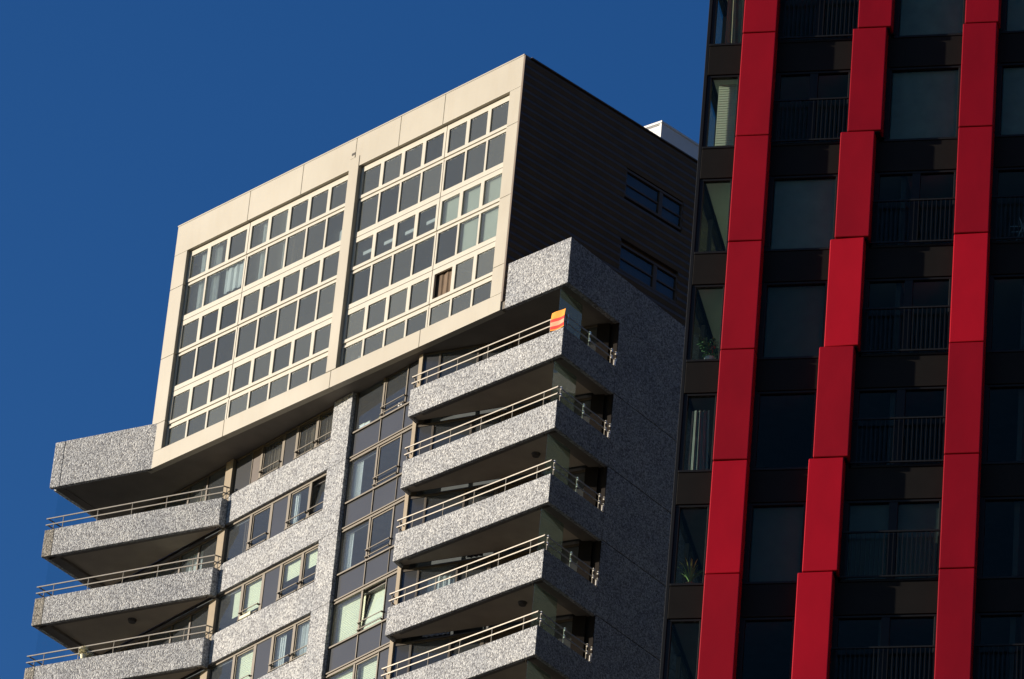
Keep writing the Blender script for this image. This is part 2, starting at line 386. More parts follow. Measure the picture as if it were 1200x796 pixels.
# --- windows of the middle wall
def window_unit(F, z0, z1, u0, u1, mulls, recess, mat, fw_=.06, depth=.07, head=.09, glassmat=GLASS_W, kinds=None, tilt=None, bars=(), name='window'):
    """frame with mullions (u0,u1 pairs); panes between; kinds per bay: 'g' glass 'p' panel 't' timber"""
    edges = [u0] + [x for mm in mulls for x in mm] + [u1]
    bays = [(edges[i], edges[i+1]) for i in range(0, len(edges), 2)]
    f = MB(); gl = MB(); pn = MB(); tm = MB(); sashes = []
    o1 = recess; o0 = recess-depth
    f.box(F, u0, u1, o0, o1, z1-head, z1); f.box(F, u0, u1, o0, o1+.015, z0, z0+.05)
    for a, b in mulls: f.box(F, a, b, o0+.003, o1-.003, z0+.05, z1-head)
    for i, (a, b) in enumerate(bays):
        kd = kinds[i] if kinds else 'g'
        if i == 0: f.box(F, a, a+.04, o0+.003, o1-.003, z0+.05, z1-head); a += .04
        if i == len(bays)-1: f.box(F, b-.04, b, o0+.003, o1-.003, z0+.05, z1-head); b -= .04
        if kd == 'p': pn.box(F, a+.002, b-.002, o1-.05, o1-.025, z0+.052, z1-head-.002)
        elif kd == 't': tm.box(F, a+.002, b-.002, o1-.05, o1-.025, z0+.052, z1-head-.002)
        else:
            za, zb_ = z0+.052, z1-head-.002
            if kd == 's' or kd == 'o':
                w_ = .05
                P = lambda u, o, z: F.p(u, o, z)
                kk = math.tan(rad(8)) if kd == 'o' else 0
                def tb(mb, ua, ub, oa, ob, z_a, z_b):
                    mb.hexa([P(ua, ob-(z_a-za)*kk, z_a), P(ub, ob-(z_a-za)*kk, z_a), P(ub, oa-(z_a-za)*kk, z_a), P(ua, oa-(z_a-za)*kk, z_a),
                             P(ua, ob-(z_b-za)*kk, z_b), P(ub, ob-(z_b-za)*kk, z_b), P(ub, oa-(z_b-za)*kk, z_b), P(ua, oa-(z_b-za)*kk, z_b)])
                oo = o1-.06; sash = MB(); sashes.append(sash)
                tb(sash, a+.005, a+w_, oo-.04, oo+.02, za+.005, zb_-.005); tb(sash, b-w_, b-.005, oo-.04, oo+.02, za+.005, zb_-.005)
                tb(sash, a+w_, b-w_, oo-.04, oo+.02, za+.005, za+w_); tb(sash, a+w_, b-w_, oo-.04, oo+.02, zb_-w_, zb_-.005)
                tb(gl, a+w_, b-w_, oo-.012, oo-.004, za+w_, zb_-w_)
            else: gl.box(F, a, b, o1-.045, o1-.037, za, zb_)
    w = f.build(name, mat, tower, bevel=.006)
    if gl.v: each(gl, 'pane', glassmat, w)
    for sash in sashes: sash.build('sash', mat, w)
    if pn.v: each(pn, 'infill_panel', GREYP, w)
    if tm.v: each(tm, 'timber_panel', TIMBER, w)
    for a, b in bars:
        r = MB()
        for zz in (z0+.06, z0+.36):
            r.box(F, a-.03, b+.03, o1+.075, o1+.10, zz, zz+.03)
            for uu in (a-.02, b-.02): r.box(F, uu, uu+.04, o1-.002, o1+.075, zz-.015, zz+.045)
        r.build('guard_rail', CHAMP, w)
    return w
def blind(w, F, u0, u1, z0, z1, o, mat=None, name='blind', roller=False):
    b = MB(); n = 1 if roller else max(1, int((z1-z0)/.07))
    for i in range(n):
        a = z0+(z1-z0)*i/n; c = z0+(z1-z0)*(i+1)/n
        b.hexa([F.p(u0, o+.012, a), F.p(u1, o+.012, a), F.p(u1, o-.004, a), F.p(u0, o-.004, a), F.p(u0, o, c-.004), F.p(u1, o, c-.004), F.p(u1, o-.016, c-.004), F.p(u0, o-.016, c-.004)])
    return b.build(name, mat or BLIND, w)

MM = [(-5.72, -5.57), (-4.50, -4.34), (-3.46, -3.31), (-2.22, -2.07)]
for k in range(1, NL+1):
    z0 = L(k)+1.322; z1 = L(k-1)+.128 if k > 1 else ZB+.02
    if k == 1:
        w = window_unit(MID, z0, z1, -7.05, -1.07, [(-6.02, -5.98), (-5.50, -5.38), (-4.22, -4.06), (-3.40, -3.25), (-2.22, -2.07)], -.13, CHAMP,
                        kinds=['p', 't', 's', 'p', 's', 's'], bars=[(-5.38, -4.22), (-3.25, -2.22), (-2.07, -1.12)])
        for i, (a, b) in enumerate(((-5.35, -4.25), (-3.2, -2.25), (-2.05, -1.12))):
            sheet(MID, a, b, z0+.05, z1-.1, -.32, .03, 5, seed=i).build('curtain', CURTB, w)
    else:
        kinds = ['g', 's', 'p', 's', 'o' if k == 2 else 's']
        w = window_unit(MID, z0, z1, -7.05, -1.075, MM, -.13, CHAMP, kinds=kinds, bars=[(-5.57, -4.50), (-3.31, -2.22), (-2.07, -1.12)])
        if k == 2:
            sheet(MID, -1.5, -1.15, z0+.06, z1-.1, -.34, .025, 3, seed=2).build('curtain', CURT, w)
            sheet(MID, -3.25, -2.95, z0+.06, z1-.1, -.30, .02, 2, seed=5).build('curtain', CURT, w)
            sheet(MID, -6.2, -5.76, z0+.06, z1-.1, -.28, .02, 3, seed=6).build('curtain', CURTB, w)
        if k == 3:
            blind(w, MID, -3.26, -2.27, z1-.78, z1-.12, -.30); blind(w, MID, -2.02, -1.14, z1-.72, z1-.12, -.30)
            blind(w, MID, -5.5, -4.55, z0+.42, z1-.1, -.30); blind(w, MID, -6.32, -5.77, z0+.5, z1-.1, -.30)
        if k == 4:
            sheet(MID, -2.02, -1.14, z0+.06, z1-.1, -.32, .03, 6, seed=4).build('curtain', CURT, w)
            blind(w, MID, -5.5, -4.55, z0+.3, z1-.1, -.30); sheet(MID, -3.26, -2.8, z0+.06, z1-.1, -.32, .02, 3, seed=8).build('curtain', CURT, w)
        if k > 4:
            blind(w, MID, -3.26, -2.27, z1-.9, z1-.1, -.30)
# beige strip and glazing behind the left balconies
m = MB()
for k in range(1, NL+1):
    m.box(MID, -7.48, -7.06, -.30, -.02, L(k)+.13, L(k-1)-.01 if k > 1 else ZB+.02)
each(m, 'render_strip', BEIGE, tower, bevel=.01)
for k in range(1, NL+1):
    w = window_unit(MID, L(k)+.17, L(k-1)-.02 if k > 1 else ZB+.02, UL+.3, -7.485, [(UL+2.0, UL+2.08), (-9.9, -9.8), (-8.75, -8.65)], -.10, BROWNF, kinds=['g', 'g', 'g', 'g'], name='balcony_door', depth=.08)
    if k in (1, 2): sheet(MID, -9.75, -8.8, L(k)+.2, L(k-1)-.15, -.35, .03, 5, seed=k).build('curtain', BEIGE if k == 1 else CURT, w)
m = MB(); m.box(MID, UL, UL+.295, -.3, -.02, L(NL), ZB+.02); m.build('corner_pier', CONC, tower)

# --- curtain wall bay
for k in range(1, NL+1):
    zt = L(k)+1.22; zf = L(k)+.22; zn = L(k-1)+.05 if k > 1 else ZB+.02
    f = MB(); r0 = -.16
    f.box(MID, .004, 3.74, r0-.06, r0+.045, zf-.055, zf); f.box(MID, .004, 3.74, r0-.06, r0+.03, L(k)-.005+.05, L(k)+.09)
    f.box(MID, .004, 3.74, r0-.06, r0+.0, L(k)+.09, zf-.055)
    f.box(MID, .004, 3.74, r0-.06, r0+.04, zt-.045, zt+.02)
    f.box(MID, 1.60, 1.70, r0-.06, r0+.01, zt+.02, zn); f.box(MID, 2.96, 3.00, r0-.06, r0+.006, zt+.02, zn)
    f.box(MID, 1.625, 1.675, r0-.06, r0+.006, zf, zt-.045); f.box(MID, 2.965, 2.995, r0-.06, r0+.004, zf, zt-.045)
    f.box(MID, .004, .10, r0-.06, r0, zf, zt-.045); f.box(MID, .004, .12, r0-.06, r0, zt+.02, zn)
    w = f.build('curtain_wall_bay', CHAMP, tower, bevel=.006)
    p = MB(); p.box(MID, .10, 1.625, r0-.05, r0-.03, zf, zt-.045); p.box(MID, 1.675, 2.965, r0-.05, r0-.03, zf, zt-.045)
    p.box(MID, 3.0, 3.735, r0-.05, r0-.03, zf, zt-.045); p.box(MID, 3.003, 3.735, r0-.05, r0-.03, zt+.02, zn)
    each(p, 'infill_panel', GREYP, w)
    gl = MB(); gl.box(MID, .12, 1.60, r0-.048, r0-.04, zt+.02, zn)
    sa = MB(); kk = math.tan(rad(9)) if k == 4 else 0
    za, zb_ = zt+.025, zn-.01
    def tb(mb, ua, ub, oa, ob, z_a, z_b):
        P = MID.p; s1 = (z_a-za)*kk; s2 = (z_b-za)*kk
        mb.hexa([P(ua, ob-s1, z_a), P(ub, ob-s1, z_a), P(ub, oa-s1, z_a), P(ua, oa-s1, z_a), P(ua, ob-s2, z_b), P(ub, ob-s2, z_b), P(ub, oa-s2, z_b), P(ua, oa-s2, z_b)])
    oo = r0-.04; ws = .055
    tb(sa, 1.705, 1.705+ws, oo-.04, oo+.02, za, zb_); tb(sa, 2.955-ws, 2.955, oo-.04, oo+.02, za, zb_)
    tb(sa, 1.705+ws, 2.955-ws, oo-.04, oo+.02, za, za+ws); tb(sa, 1.705+ws, 2.955-ws, oo-.04, oo+.02, zb_-ws, zb_)
    tb(gl, 1.705+ws, 2.955-ws, oo-.014, oo-.006, za+ws, zb_-ws)
    each(gl, 'pane', GLASS_W, w); sa.build('sash', CHAMP, w)
    r = MB()
    for zz in (zt+.08, zt+.36):
        r.box(MID, 1.66, 2.99, r0+.07, r0+.095, zz, zz+.03)
        for uu in (1.65, 2.95): r.box(MID, uu, uu+.04, r0+.007, r0+.07, zz-.015, zz+.045)
    r.build('guard_rail', CHAMP, w)
    if k == 4:
        blind(w, MID, .16, 1.58, zt+.04, zn-.02, r0-.22)
        bl = MB(); tb(bl, 1.78, 2.88, oo-.055, oo-.045, za+.06, zb_-.06); bl.build('blind', BLIND, w)
    if k == 5: blind(w, MID, .16, 1.58, zt+.5, zn-.02, r0-.22); blind(w, MID, 1.78, 2.88, zt+.9, zn-.02, r0-.22)
    if k == 2: sheet(MID, .14, .6, zt+.04, zn-.02, r0-.22, .02, 4, seed=12).build('curtain', CURT, w)
    if k == 3: sheet(MID, .14, .5, zt+.04, zn-.02, r0-.22, .02, 3, seed=13).build('curtain', CURT, w)
m = MB(); m.box(MID, 3.742, 3.955, -.36, -.02, L(NL), ZB+.02); m.build('beige_pier', BEIGE, tower, bevel=.01)

# --- glazed wall behind the right balconies
for k in range(1, NL+1):
    z0 = L(k)+.2; z1 = L(k-1)-.02 if k > 1 else ZB+.02
    mul = [(.62, .70), (2.1, 2.18), (3.3, 3.42), (4.7, 4.78), (5.6, 5.68)]
    w = window_unit(WW, z0, z1, .02, WLEN-.02, mul, -.06, BROWNF, kinds=['p', 'g', 's', 't', 'g', 'g'], name='balcony_door', depth=.09, glassmat=GLASS_W)
    if k == 4: sheet(WW, .9, 1.9, z0+.05, z1-.3, -.35, .03, 5, seed=22).build('curtain', CURT, w)
    if k == 3: sheet(WW, 2.3, 2.9, z0+.05, z1-.3, -.35, .03, 3, seed=23).build('curtain', CURTB, w)
    if k in (2, 4): sheet(WW, 4.85, 5.5, z0+.05, z1-.2, -.35, .03, 3, seed=24+k).build('curtain', BLINDG, w)

# --- balconies
def railing(runs, posts, parent, z):
    r = MB()
    for z_ in (1.36, 1.62):
        for a, b in runs: r.bar((a.x, a.y, z_), (b.x, b.y, z_), .028, .042)
    for p in posts: r.tube((p.x, p.y, 1.02), (p.x, p.y, 1.63), .017, 8)
    me = r.mesh('railing', RAIL); return me
# left
A = LB.p(0, 0, 0); B = LB.p(LBLEN, 0, 0)
foot_end = MID.org + MID.r*((B-MID.org).dot(MID.r))
slab_l = [LB.p(.06, -.1, 0), LB.p(LBLEN-.05, -.1, 0), foot_end + MID.n*.01, Lc - MID.r*.0 + MID.n*.01]
mb = MB(); mb.box(LB, .432, LBLEN, -.14, 0, 0, 1.12)
endf = Fr(B, foot_end-B); mb.box(endf, .0, (foot_end-B).length-.005, -.14, -.003, .003, 1.117)
sl = Fr(A, side); mb.box(sl, .145, LW-.02, 0, .14, 0, 1.12)
lb_me = mb.mesh('balcony', CONC)
ms = MB(); ms.box(LB, 0, .418, -.14, 0, 0, 1.12); lb_end_me = ms.mesh('stained_end_panel', CONC_ST)
ms = MB(); ms.prism([tuple(p) for p in slab_l], .13, .32); lb_slab_me = ms.mesh('balcony_slab', SOFFIT)
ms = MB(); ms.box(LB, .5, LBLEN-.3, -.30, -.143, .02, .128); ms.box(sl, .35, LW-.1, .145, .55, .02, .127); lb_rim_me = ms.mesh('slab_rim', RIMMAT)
pu = [.72, 2.2, 3.68, 5.15, 6.62]
off = -.05
runs = [(LB.p(-.02, off, 0), LB.p(LBLEN-.02, off, 0)), (LB.p(.05, off-.03, 0), sl.p(LW-.1, .07, 0)), (LB.p(LBLEN-.03, off, 0), foot_end + MID.n*.01)]
posts = [LB.p(u, off-.01, 0) for u in pu] + [sl.p(u, .07, 0) for u in (.35, 1.7, 3.0)] + [B + (foot_end-B)*.55]
lrail_me = railing(runs, posts, None, 0)
scr = MB()
scr.box(sl, .25, 1.75, .16, .172, .34, 2.84); scr_l_me = scr.mesh('glass_screen', GLASS_CL)
sf = MB(); sf.box(sl, .22, .25, .15, .18, .34, 2.84); sf.box(sl, 1.75, 1.78, .15, .18, .34, 2.84)
for k in range(1, NL+1):
    b = link('balcony', lb_me, tower, .018, (0, 0, L(k)))
    link('balcony_slab', lb_slab_me, b); link('slab_rim', lb_rim_me, b); link('stained_end_panel', lb_end_me, b, .018)
    link('railing', lrail_me, b); link('glass_screen', scr_l_me, b)
    if k == 2:
        lm = MB(); c = LB.p(3.69, -1.0, 0); lm.tube((c.x, c.y, .13), (c.x, c.y, .02), .17, 16, r2=.13); lm.build('ceiling_lamp', LAMPM, b)
# right
mb = MB(); mb.box(RB, 0, RBLEN, -.14, 0, 0, 1.08); mb.box(S2, .145, 3.045, -.14, 0, 0, 1.08)
A = RB.p(0, 0, 0); cef = ce + MID.n*.0
ef = Fr(cef, A-cef); mb.box(ef, .01, (A-cef).length-.02, -.12, -.004, .003, 1.077)
rb_me = mb.mesh('balcony', CONC)
ms = MB(); ms.prism([tuple(RB.p(.08, -.1, 0)), tuple(RB.p(RBLEN-.12, -.1, 0)), tuple(S2.p(3.03, -.1, 0)), tuple(Jin), tuple(ce+WW.n*.0)], .12, .30); rb_slab_me = ms.mesh('balcony_slab', SOFFIT)
ms = MB(); ms.box(S2, .35, 3.0, -.62, -.143, .02, .118); ms.box(RB, .5, RBLEN-.7, -.28, -.143, .02, .117); rb_rim_me = ms.mesh('slab_rim', RIMMAT)
pu = [.73, 2.18, 3.63, 5.1, 6.55]
runs = [(RB.p(-.02, off, 0), RB.p(RBLEN-.04, off, 0)), (RB.p(.03, off, 0), ce + WW.n*.05), (S2.p(.03, off, 0), S2.p(3.03, off, 0))]
posts = [RB.p(u, off-.01, 0) for u in pu] + [S2.p(u, -.03, 0) for u in (.17, 1.47, 2.74)] + [RB.p(.06, off-.06, 0)]
rrail_me = railing(runs, posts, None, 0)
cl = MB()
for u, z_ in ((.17, 1.36), (.17, 1.62), (1.47, 1.36), (1.47, 1.62), (2.74, 1.36), (2.74, 1.62), (2.99, 1.36), (2.99, 1.62)):
    cl.box(S2, u-.03, u+.03, -.03, .025, z_-.09, z_+.03)
cl.box(S2, 2.90, 3.00, -.02, .02, 1.09, 1.30)
clamp_me = []
for i in range(len(cl.v)//8):
    q = MB(); q.v = cl.v[i*8:i*8+8]; q.f = cl.f[:6]; q.mi = [0]*6; clamp_me.append(q.mesh('railing_clamp', CLAMP))
scr = MB(); scr.box(S2, .18, 1.45, -.42, -.405, .31, 2.82); scr_r_me = scr.mesh('glass_screen', GLASS_SC)
for k in range(1, NL+1):
    b = link('balcony', rb_me, tower, .018, (0, 0, L(k)))
    link('balcony_slab', rb_slab_me, b); link('slab_rim', rb_rim_me, b)
    link('railing', rrail_me, b); [link('railing_clamp', q, b) for q in clamp_me]; link('glass_screen', scr_r_me, b)
    if k in (2, 4):
        lm = MB(); c = RB.p(RBLEN-1.9, -1.1, 0); lm.tube((c.x, c.y, .12), (c.x, c.y, .02), .16, 16, r2=.12); lm.build('ceiling_lamp', LAMPM, b)

# ------------------------------------------------------------------ cream penthouse box
TOP = 10.55
m = MB(); T = .26; gp = .009
xs = [0, 4.07, 6.99, 9.86, 12.2, 14.5, 18.5]
for a, b in zip(xs[:-1], xs[1:]): m.box(BX, a+gp, b-gp, -T, 0, 9.25+gp, TOP)
xs = [0, 4.2, 9.86, 14.45, 18.5]
for a, b in zip(xs[:-1], xs[1:]): m.box(BX, a+gp, b-gp, -T, 0, 0, .70)
zs = [.70, 1.9, 4.75, 7.75, 9.25]
for a, b in zip(zs[:-1], zs[1:]):
    m.box(BX, gp, .73, -T, 0, a+gp, b-gp if b < 9 else b); m.box(BX, 17.92, 18.5-gp, -T, 0, a+gp, b-gp if b < 9 else b)
m.box(BX, 9.60, 10.12, -T, .02, .70+gp, 9.70); m.box(BX, 9.60, 9.855, -T-.002, .018, 9.71, 9.83)
each(m, 'cladding_panel', CREAM, tower, bevel=.012)
m = MB(); m.box(BX, .05, 18.45, -.22, -.06, 9.27, TOP-.03); m.box(BX, .05, 18.45, -.22, -.06, .03, .69)
m.box(BX, .05, .70, -.22, -.06, .69, 9.27); m.box(BX, 17.95, 18.45, -.22, -.06, .69, 9.27); m.box(BX, 9.66, 9.84, -.06, .0035, 9.84, 9.95)
each(m, 'panel_joint', JOINT, tower)
m = MB(); m.box(BX, -.01, 18.51, -.3, .012, TOP, TOP+.05); m.build('roof_edge_trim', CREAM, tower)
m = MB(); m.box(BS, .32, 13, -.3, .075, TOP, TOP+.05); m.build('roof_edge_trim', SIDING, tower)
units = [(.73, 4.10, 3), (4.10, 9.60, 5), (10.12, 14.60, 4), (14.60, 17.92, 3)]
storeys = [(.70, .74, 1.57, 1.90, 2.93, 3.16), (3.16, 3.37, 4.66, 4.94, 5.98, 6.20), (6.20, 6.42, 7.72, 8.00, 9.02, 9.25)]
R0 = -.17
for ui, (a, b, n) in enumerate(units):
    for si, (z0, l0, l1, h0, h1, z1) in enumerate(storeys):
        prnd = random.Random(ui*10+si); base_g = {0: 2, 1: 0, 2: 1}[si] + (1 if ui == 1 and si == 1 else 0)
        pick = lambda: max(0, min(3, base_g + prnd.choice((-1, 0, 0, 0, 1, 1))))
        f = MB(); gl = MB(); a2, b2 = a+.013, b-.013
        open_pane = (ui == 3 and si == 0)
        zb0 = z0+.012; zt0 = z1-.012
        f.box(BX, a2, b2, R0-.07, R0+.02, zb0, l0); f.box(BX, a2, b2, R0-.07, R0+.02, h1, zt0)
        f.box(BX, a2, b2, R0-.07, R0+.012, l1, l1+.09); f.box(BX, a2, b2, R0-.075, R0-.02, l1+.09, h0-.13); f.box(BX, a2, b2, R0-.07, R0+.03, h0-.13, h0)
        pitch = (b-a-.10)/n; u0 = a+.05
        for i in range(n+1):
            uc = u0+i*pitch
            hw = .05 if 0 < i < n else .045
            ua, ub = max(a2, uc-hw), min(b2, uc+hw)
            skipm = (ui == 0 and si == 2 and i == 2)
            if not skipm: f.box(BX, ua, ub, R0-.068, R0+.01, l0, l1)
            hw = .09; ua, ub = max(a2, uc-hw), min(b2, uc+hw)
            f.box(BX, ua, ub, R0-.068, R0+.026, h0, h1)
        for i in range(n):
            c0, c1 = u0+i*pitch, u0+(i+1)*pitch
            if ui == 0 and si == 2 and i == 1: gl.box(BX, c0+.05, c1+pitch-.05, R0-.04, R0-.032, l0, l1, pick())
            elif ui == 0 and si == 2 and i == 2: pass
            else: gl.box(BX, c0+.05, c1-.05, R0-.04, R0-.032, l0, l1, pick())
            if not (open_pane and i == 0): gl.box(BX, c0+.09, c1-.09, R0-.03, R0-.022, h0, h1, pick())
        w = f.build('window', WFRAME, tower, bevel=.008)
        each(gl, 'pane', GLASS_BOX, w)
        c = lambda i, q: u0+(i+q)*pitch
        if ui == 0 and si == 2:
            sheet(BX, c(0, .45), c(0, .9), l0, h1, -.36, .03, 4, seed=31, taper=.2).build('curtain', CURT, w)
            sheet(BX, c(1, .12), c(1, .5), l0, h1, -.36, .03, 4, seed=32).build('curtain', CURT, w)
            sheet(BX, c(1, .9), c(2, .92), l0+.25, l1-.02, -.30, .03, 3, seed=33).build('curtain', CURT, w)
        if ui == 1 and si == 2:
            sheet(BX, c(0, .5), c(0, .85), l0, h1, -.34, .03, 3, seed=34).build('curtain', CURT, w)
            sheet(BX, c(1, .65), c(1, .9), l0+.1, h1, -.34, .03, 3, seed=35, taper=.3).build('curtain', CURT, w)
            sheet(BX, c(2, .15), c(2, .3), l0, l1, -.34, .02, 2, seed=36).build('curtain', CURTB, w)
            sheet(BX, c(4, .55), c(4, .85), l0, l0+.6, -.34, .02, 2, seed=37).build('curtain', CURT, w)
        if ui == 3 and si == 1:
            for i in range(3): blind(w, BX, c(i, .10), c(i, .90), h0-.05, h1, R0-.13, BLINDG)
            blind(w, BX, c(1, .12), c(1, .82), l0+.1, l1, R0-.13, BLINDG); blind(w, BX, c(2, .12), c(2, .92), l0, l1, R0-.13, BLINDG)
        if ui == 2 and si == 1:
            lt = MB()
            for i in range(4): lt.box(BX, c(i, .28), c(i, .78), -.42, -.36, h0+.52, h0+.66)
            lt.build('ceiling_light_strip', CURT, w)  # pale unlit strips standing for ceiling light strips inside the rooms
        if open_pane:
            sheet(BX, c(0, .05), c(0, .98), h0-.1, h1+.05, R0-.13, .02, 3, seed=38).build('curtain', CURTB, w)
            sa = MB(); uo, uo2 = c(0, .105), c(0, .895)
            FS = Fr(BX.p(uo2, R0-.06, 0), BX.r*.35 - BX.n*.9, ZB)
            sa.box(FS, 0, .8, -.02, .03, h0, h0+.06); sa.box(FS, 0, .8, -.02, .03, h1-.06, h1); sa.box(FS, .0, .06, -.02, .03, h0+.06, h1-.06); sa.box(FS, .74, .8, -.02, .03, h0+.06, h1-.06)
            sa.build('open_sash', WFRAME, w)
        if ui == 2 and si == 0:
            lt = MB(); q = BX.p(c(0, .6), -.5, l0+.3); lt.tube(q-Vector((0, 0, .12)), q+Vector((0, 0, .12)), .14, 12, r2=.09); lt.build('table_lamp', CURT, w)
# rooms behind
m = MB()
m.box(BX, .1, 18.3, -2.6, -2.5, .3, TOP-.3)
for z in (3.12, 6.16, 9.2): m.box(BX, .1, 18.3, -2.5, -.25, z-.1, z+.12)
for u in (.3, 4.1, 9.86, 14.6, 18.1): m.box(BX, u-.07, u+.07, -2.5, -.25, .36, 9.1)
each(m, 'room_wall', ROOM, tower)
# side cladding: lapped boards
sm = MB(); bh = .33; n = int(TOP/bh)+1
holes = [(5.38, 8.32, 4.32, 5.36), (5.38, 8.32, 7.42, 8.46)]
for i in range(n):
    if i == 0: continue
    z0 = i*bh+.006; z1 = min(TOP-.005, i*bh+bh-.004)
    segs = [(.012, 13.0)]
    for ha, hb, hz0, hz1 in holes:
        if z0 < hz1-.05 and z1 > hz0+.05:
            segs = [(.012, ha), (hb, 13.0)]
    for a, b in segs:
        P = BS.p; zm = (z0+z1)/2
        for oa, ob, za_, zb_ in ((.004, .060, z0, zm), (.060, .004, zm, z1)):
            sm.hexa([P(a, oa, za_), P(b, oa, za_), P(b, -.12, za_), P(a, -.12, za_), P(a, ob, zb_), P(b, ob, zb_), P(b, -.12, zb_), P(a, -.12, zb_)])
sm.build('side_cladding', SIDING, tower)
m = MB(); m.box(BS, .002, .05, -.14, .064, .336, TOP-.004); m.build('corner_trim', SIDING, tower, bevel=.006)
m = MB(); m.box(BS, .2, 12.9, -.3, -.122, .36, TOP-.02); m.build('penthouse_wall', SIDING, tower)
m = MB(); m.box(Fr((BX.p(0, 0, 0)+dv(48)*.2).xy, dv(48), ZB), .2, 12.6, -.2, .0, .36, TOP-.02); m.build('penthouse_wall', SIDING, tower)
m = MB(); m.box(BX, .2, 18.2, -13, -12.8, .36, TOP-.02); m.build('penthouse_wall', SIDING, tower)
for ha, hb, hz0, hz1 in holes:
    f = MB(); um = ha+1.82
    f.box(BS, ha, hb, -.12, .02, hz0-.06, hz0+.04); f.box(BS, ha, hb, -.12, .02, hz1-.04, hz1+.06)
    f.box(BS, ha, ha+.06, -.12, .015, hz0+.04, hz1-.04); f.box(BS, hb-.06, hb, -.12, .015, hz0+.04, hz1-.04)
    f.box(BS, um-.09, um+.09, -.12, .01, hz0+.04, hz1-.04)
    zc = (hz0+hz1)/2-.02
    f.box(BS, ha+.06, um-.09, -.12, -.01, zc-.03, zc+.03); f.box(BS, um+.09, hb-.06, -.12, -.01, zc-.03, zc+.03)
    w = f.build('side_window', SIDING, tower, bevel=.008)
    gl = MB(); gl.box(BS, ha+.06, um-.09, -.06, -.05, hz0+.04, hz1-.04); gl.box(BS, um+.09, hb-.06, -.06, -.05, hz0+.04, hz1-.04); each(gl, 'pane', GLASS_SIDE, w)
m = MB(); m.box(BX, .1, 18.2, -12.9, -.25, TOP-.12, TOP-.02); m.build('penthouse_roof', ROOFM, tower)
# plant room on the roof
pc = bR + dv(48)*8.17 + dv(-42)*1.28
PF = Fr(pc + dv(-50)*5, -dv(-50), ZB); PS = Fr(pc, dv(47), ZB)
m = MB(); nb = 12
for i in range(nb):
    z0 = TOP+.0+i*.165; z1 = z0+.155
    if z1 > TOP+1.88: break
    m.box(PF, .1, 4.96, -.1, 0, z0, z1)
m.box(PS, .0, 6, -.1, .0, TOP, TOP+1.9); m.box(PF, 0, 4.9, -5, -.12, TOP, TOP+1.85)
m.box(PF, 0, 5.03, -.12, .03, TOP+1.9, TOP+1.99); m.box(PS, .12, 6, -.12, .03, TOP+1.9, TOP+1.99)
m.build('plant_room', WHITEP, tower, bevel=.01)

# ------------------------------------------------------------------ things on the balconies and sills
zc = L(1)
cw = thing('beach_towel', 'orange towel with red stripes hung over the top right balcony railing', 'towel', RB.p(RBLEN-.25, 0, zc+1.1) + Vector((KX, KY, 0)))
m = MB(); nu, nz = 14, 18
org = RB.p(RBLEN-.25, 0, zc+1.1)
def cloth(u, t, th):
    z = 1.10+.70*(1-t); o = .012 + .018*math.sin(u*9+t*2) + .02*math.sin(t*math.pi) + th
    return RB.p(RBLEN-.60+u, o, zc+z-.03*math.sin(u*4.4)*t) - org
for th in (0, -.012):
    for j in range(nz+1):
        for i in range(nu+1): m.v.append(tuple(cloth(.62*i/nu, j/nz, th)))
def stripe(t): return 1 if (.38 < t < .54 or .76 < t < .92) else (2 if .54 <= t <= .76 else 0)
for th in range(2):
    k0 = th*(nu+1)*(nz+1)
    for j in range(nz):
        for i in range(nu):
            q = (k0+j*(nu+1)+i, k0+(j+1)*(nu+1)+i, k0+(j+1)*(nu+1)+i+1, k0+j*(nu+1)+i+1)
            m.f.append(q if th == 0 else q[::-1]); m.mi.append(stripe((j+.5)/nz))
o_ = m.build('cloth', [plain('orange_cloth', (.85, .30, .04), .9, var=.08, scale=8), plain('red_cloth', (.75, .04, .03), .9, var=.1, scale=8), plain('pink_cloth', (.8, .33, .2), .9, var=.1, scale=8)], cw)
for p in o_.data.polygons: p.use_smooth = True

def ico(m, c, r, seed, sq=(1, 1, 1), mi=0):
    rnd = random.Random(seed); k = len(m.v); nlat, nlon = 6, 9
    m.v.append((c[0], c[1], c[2]-r*sq[2]))
    for i in range(1, nlat):
        for j in range(nlon):
            t = math.pi*i/nlat; p = 2*math.pi*j/nlon; rr = r*(1+rnd.uniform(-.18, .18))
            m.v.append((c[0]+rr*sq[0]*math.sin(t)*math.cos(p), c[1]+rr*sq[1]*math.sin(t)*math.sin(p), c[2]-rr*sq[2]*math.cos(t)))
    m.v.append((c[0], c[1], c[2]+r*sq[2]))
    top = len(m.v)-1
    for j in range(nlon):
        m.f.append((k, k+1+(j+1) % nlon, k+1+j)); m.mi.append(mi)
        m.f.append((top, k+1+(nlat-2)*nlon+j, k+1+(nlat-2)*nlon+(j+1) % nlon)); m.mi.append(mi)
        for i in range(nlat-2):
            a = k+1+i*nlon; m.f.append((a+j, a+(j+1) % nlon, a+nlon+(j+1) % nlon, a+nlon+j)); m.mi.append(mi)

def leafball(m, c, r, n, seed, size=.08, mi=0):
    rnd = random.Random(seed)
    for _ in range(n):
        d = Vector((rnd.gauss(0, 1), rnd.gauss(0, 1), rnd.gauss(0, .8))).normalized()*r*rnd.uniform(.35, 1)
        p = Vector(c)+d; a = Vector((rnd.gauss(0, 1), rnd.gauss(0, 1), rnd.gauss(0, 1))).normalized()*size; b = a.orthogonal().normalized()*size*.4
        m.quad([p-a, p+b, p+a, p-b], mi)
TOFF = Vector((KX, KY, 0))
def on(F, u, o, z): return F.p(u, o, z)+TOFF
CREAMP = plain('cream_flowers', (.72, .68, .48), .8, var=.2, scale=20)
POT = plain('terracotta_pot', (.32, .15, .08), .8); LEAF = plain('green_leaf', (.07, .12, .035), .6, var=.3, scale=12)
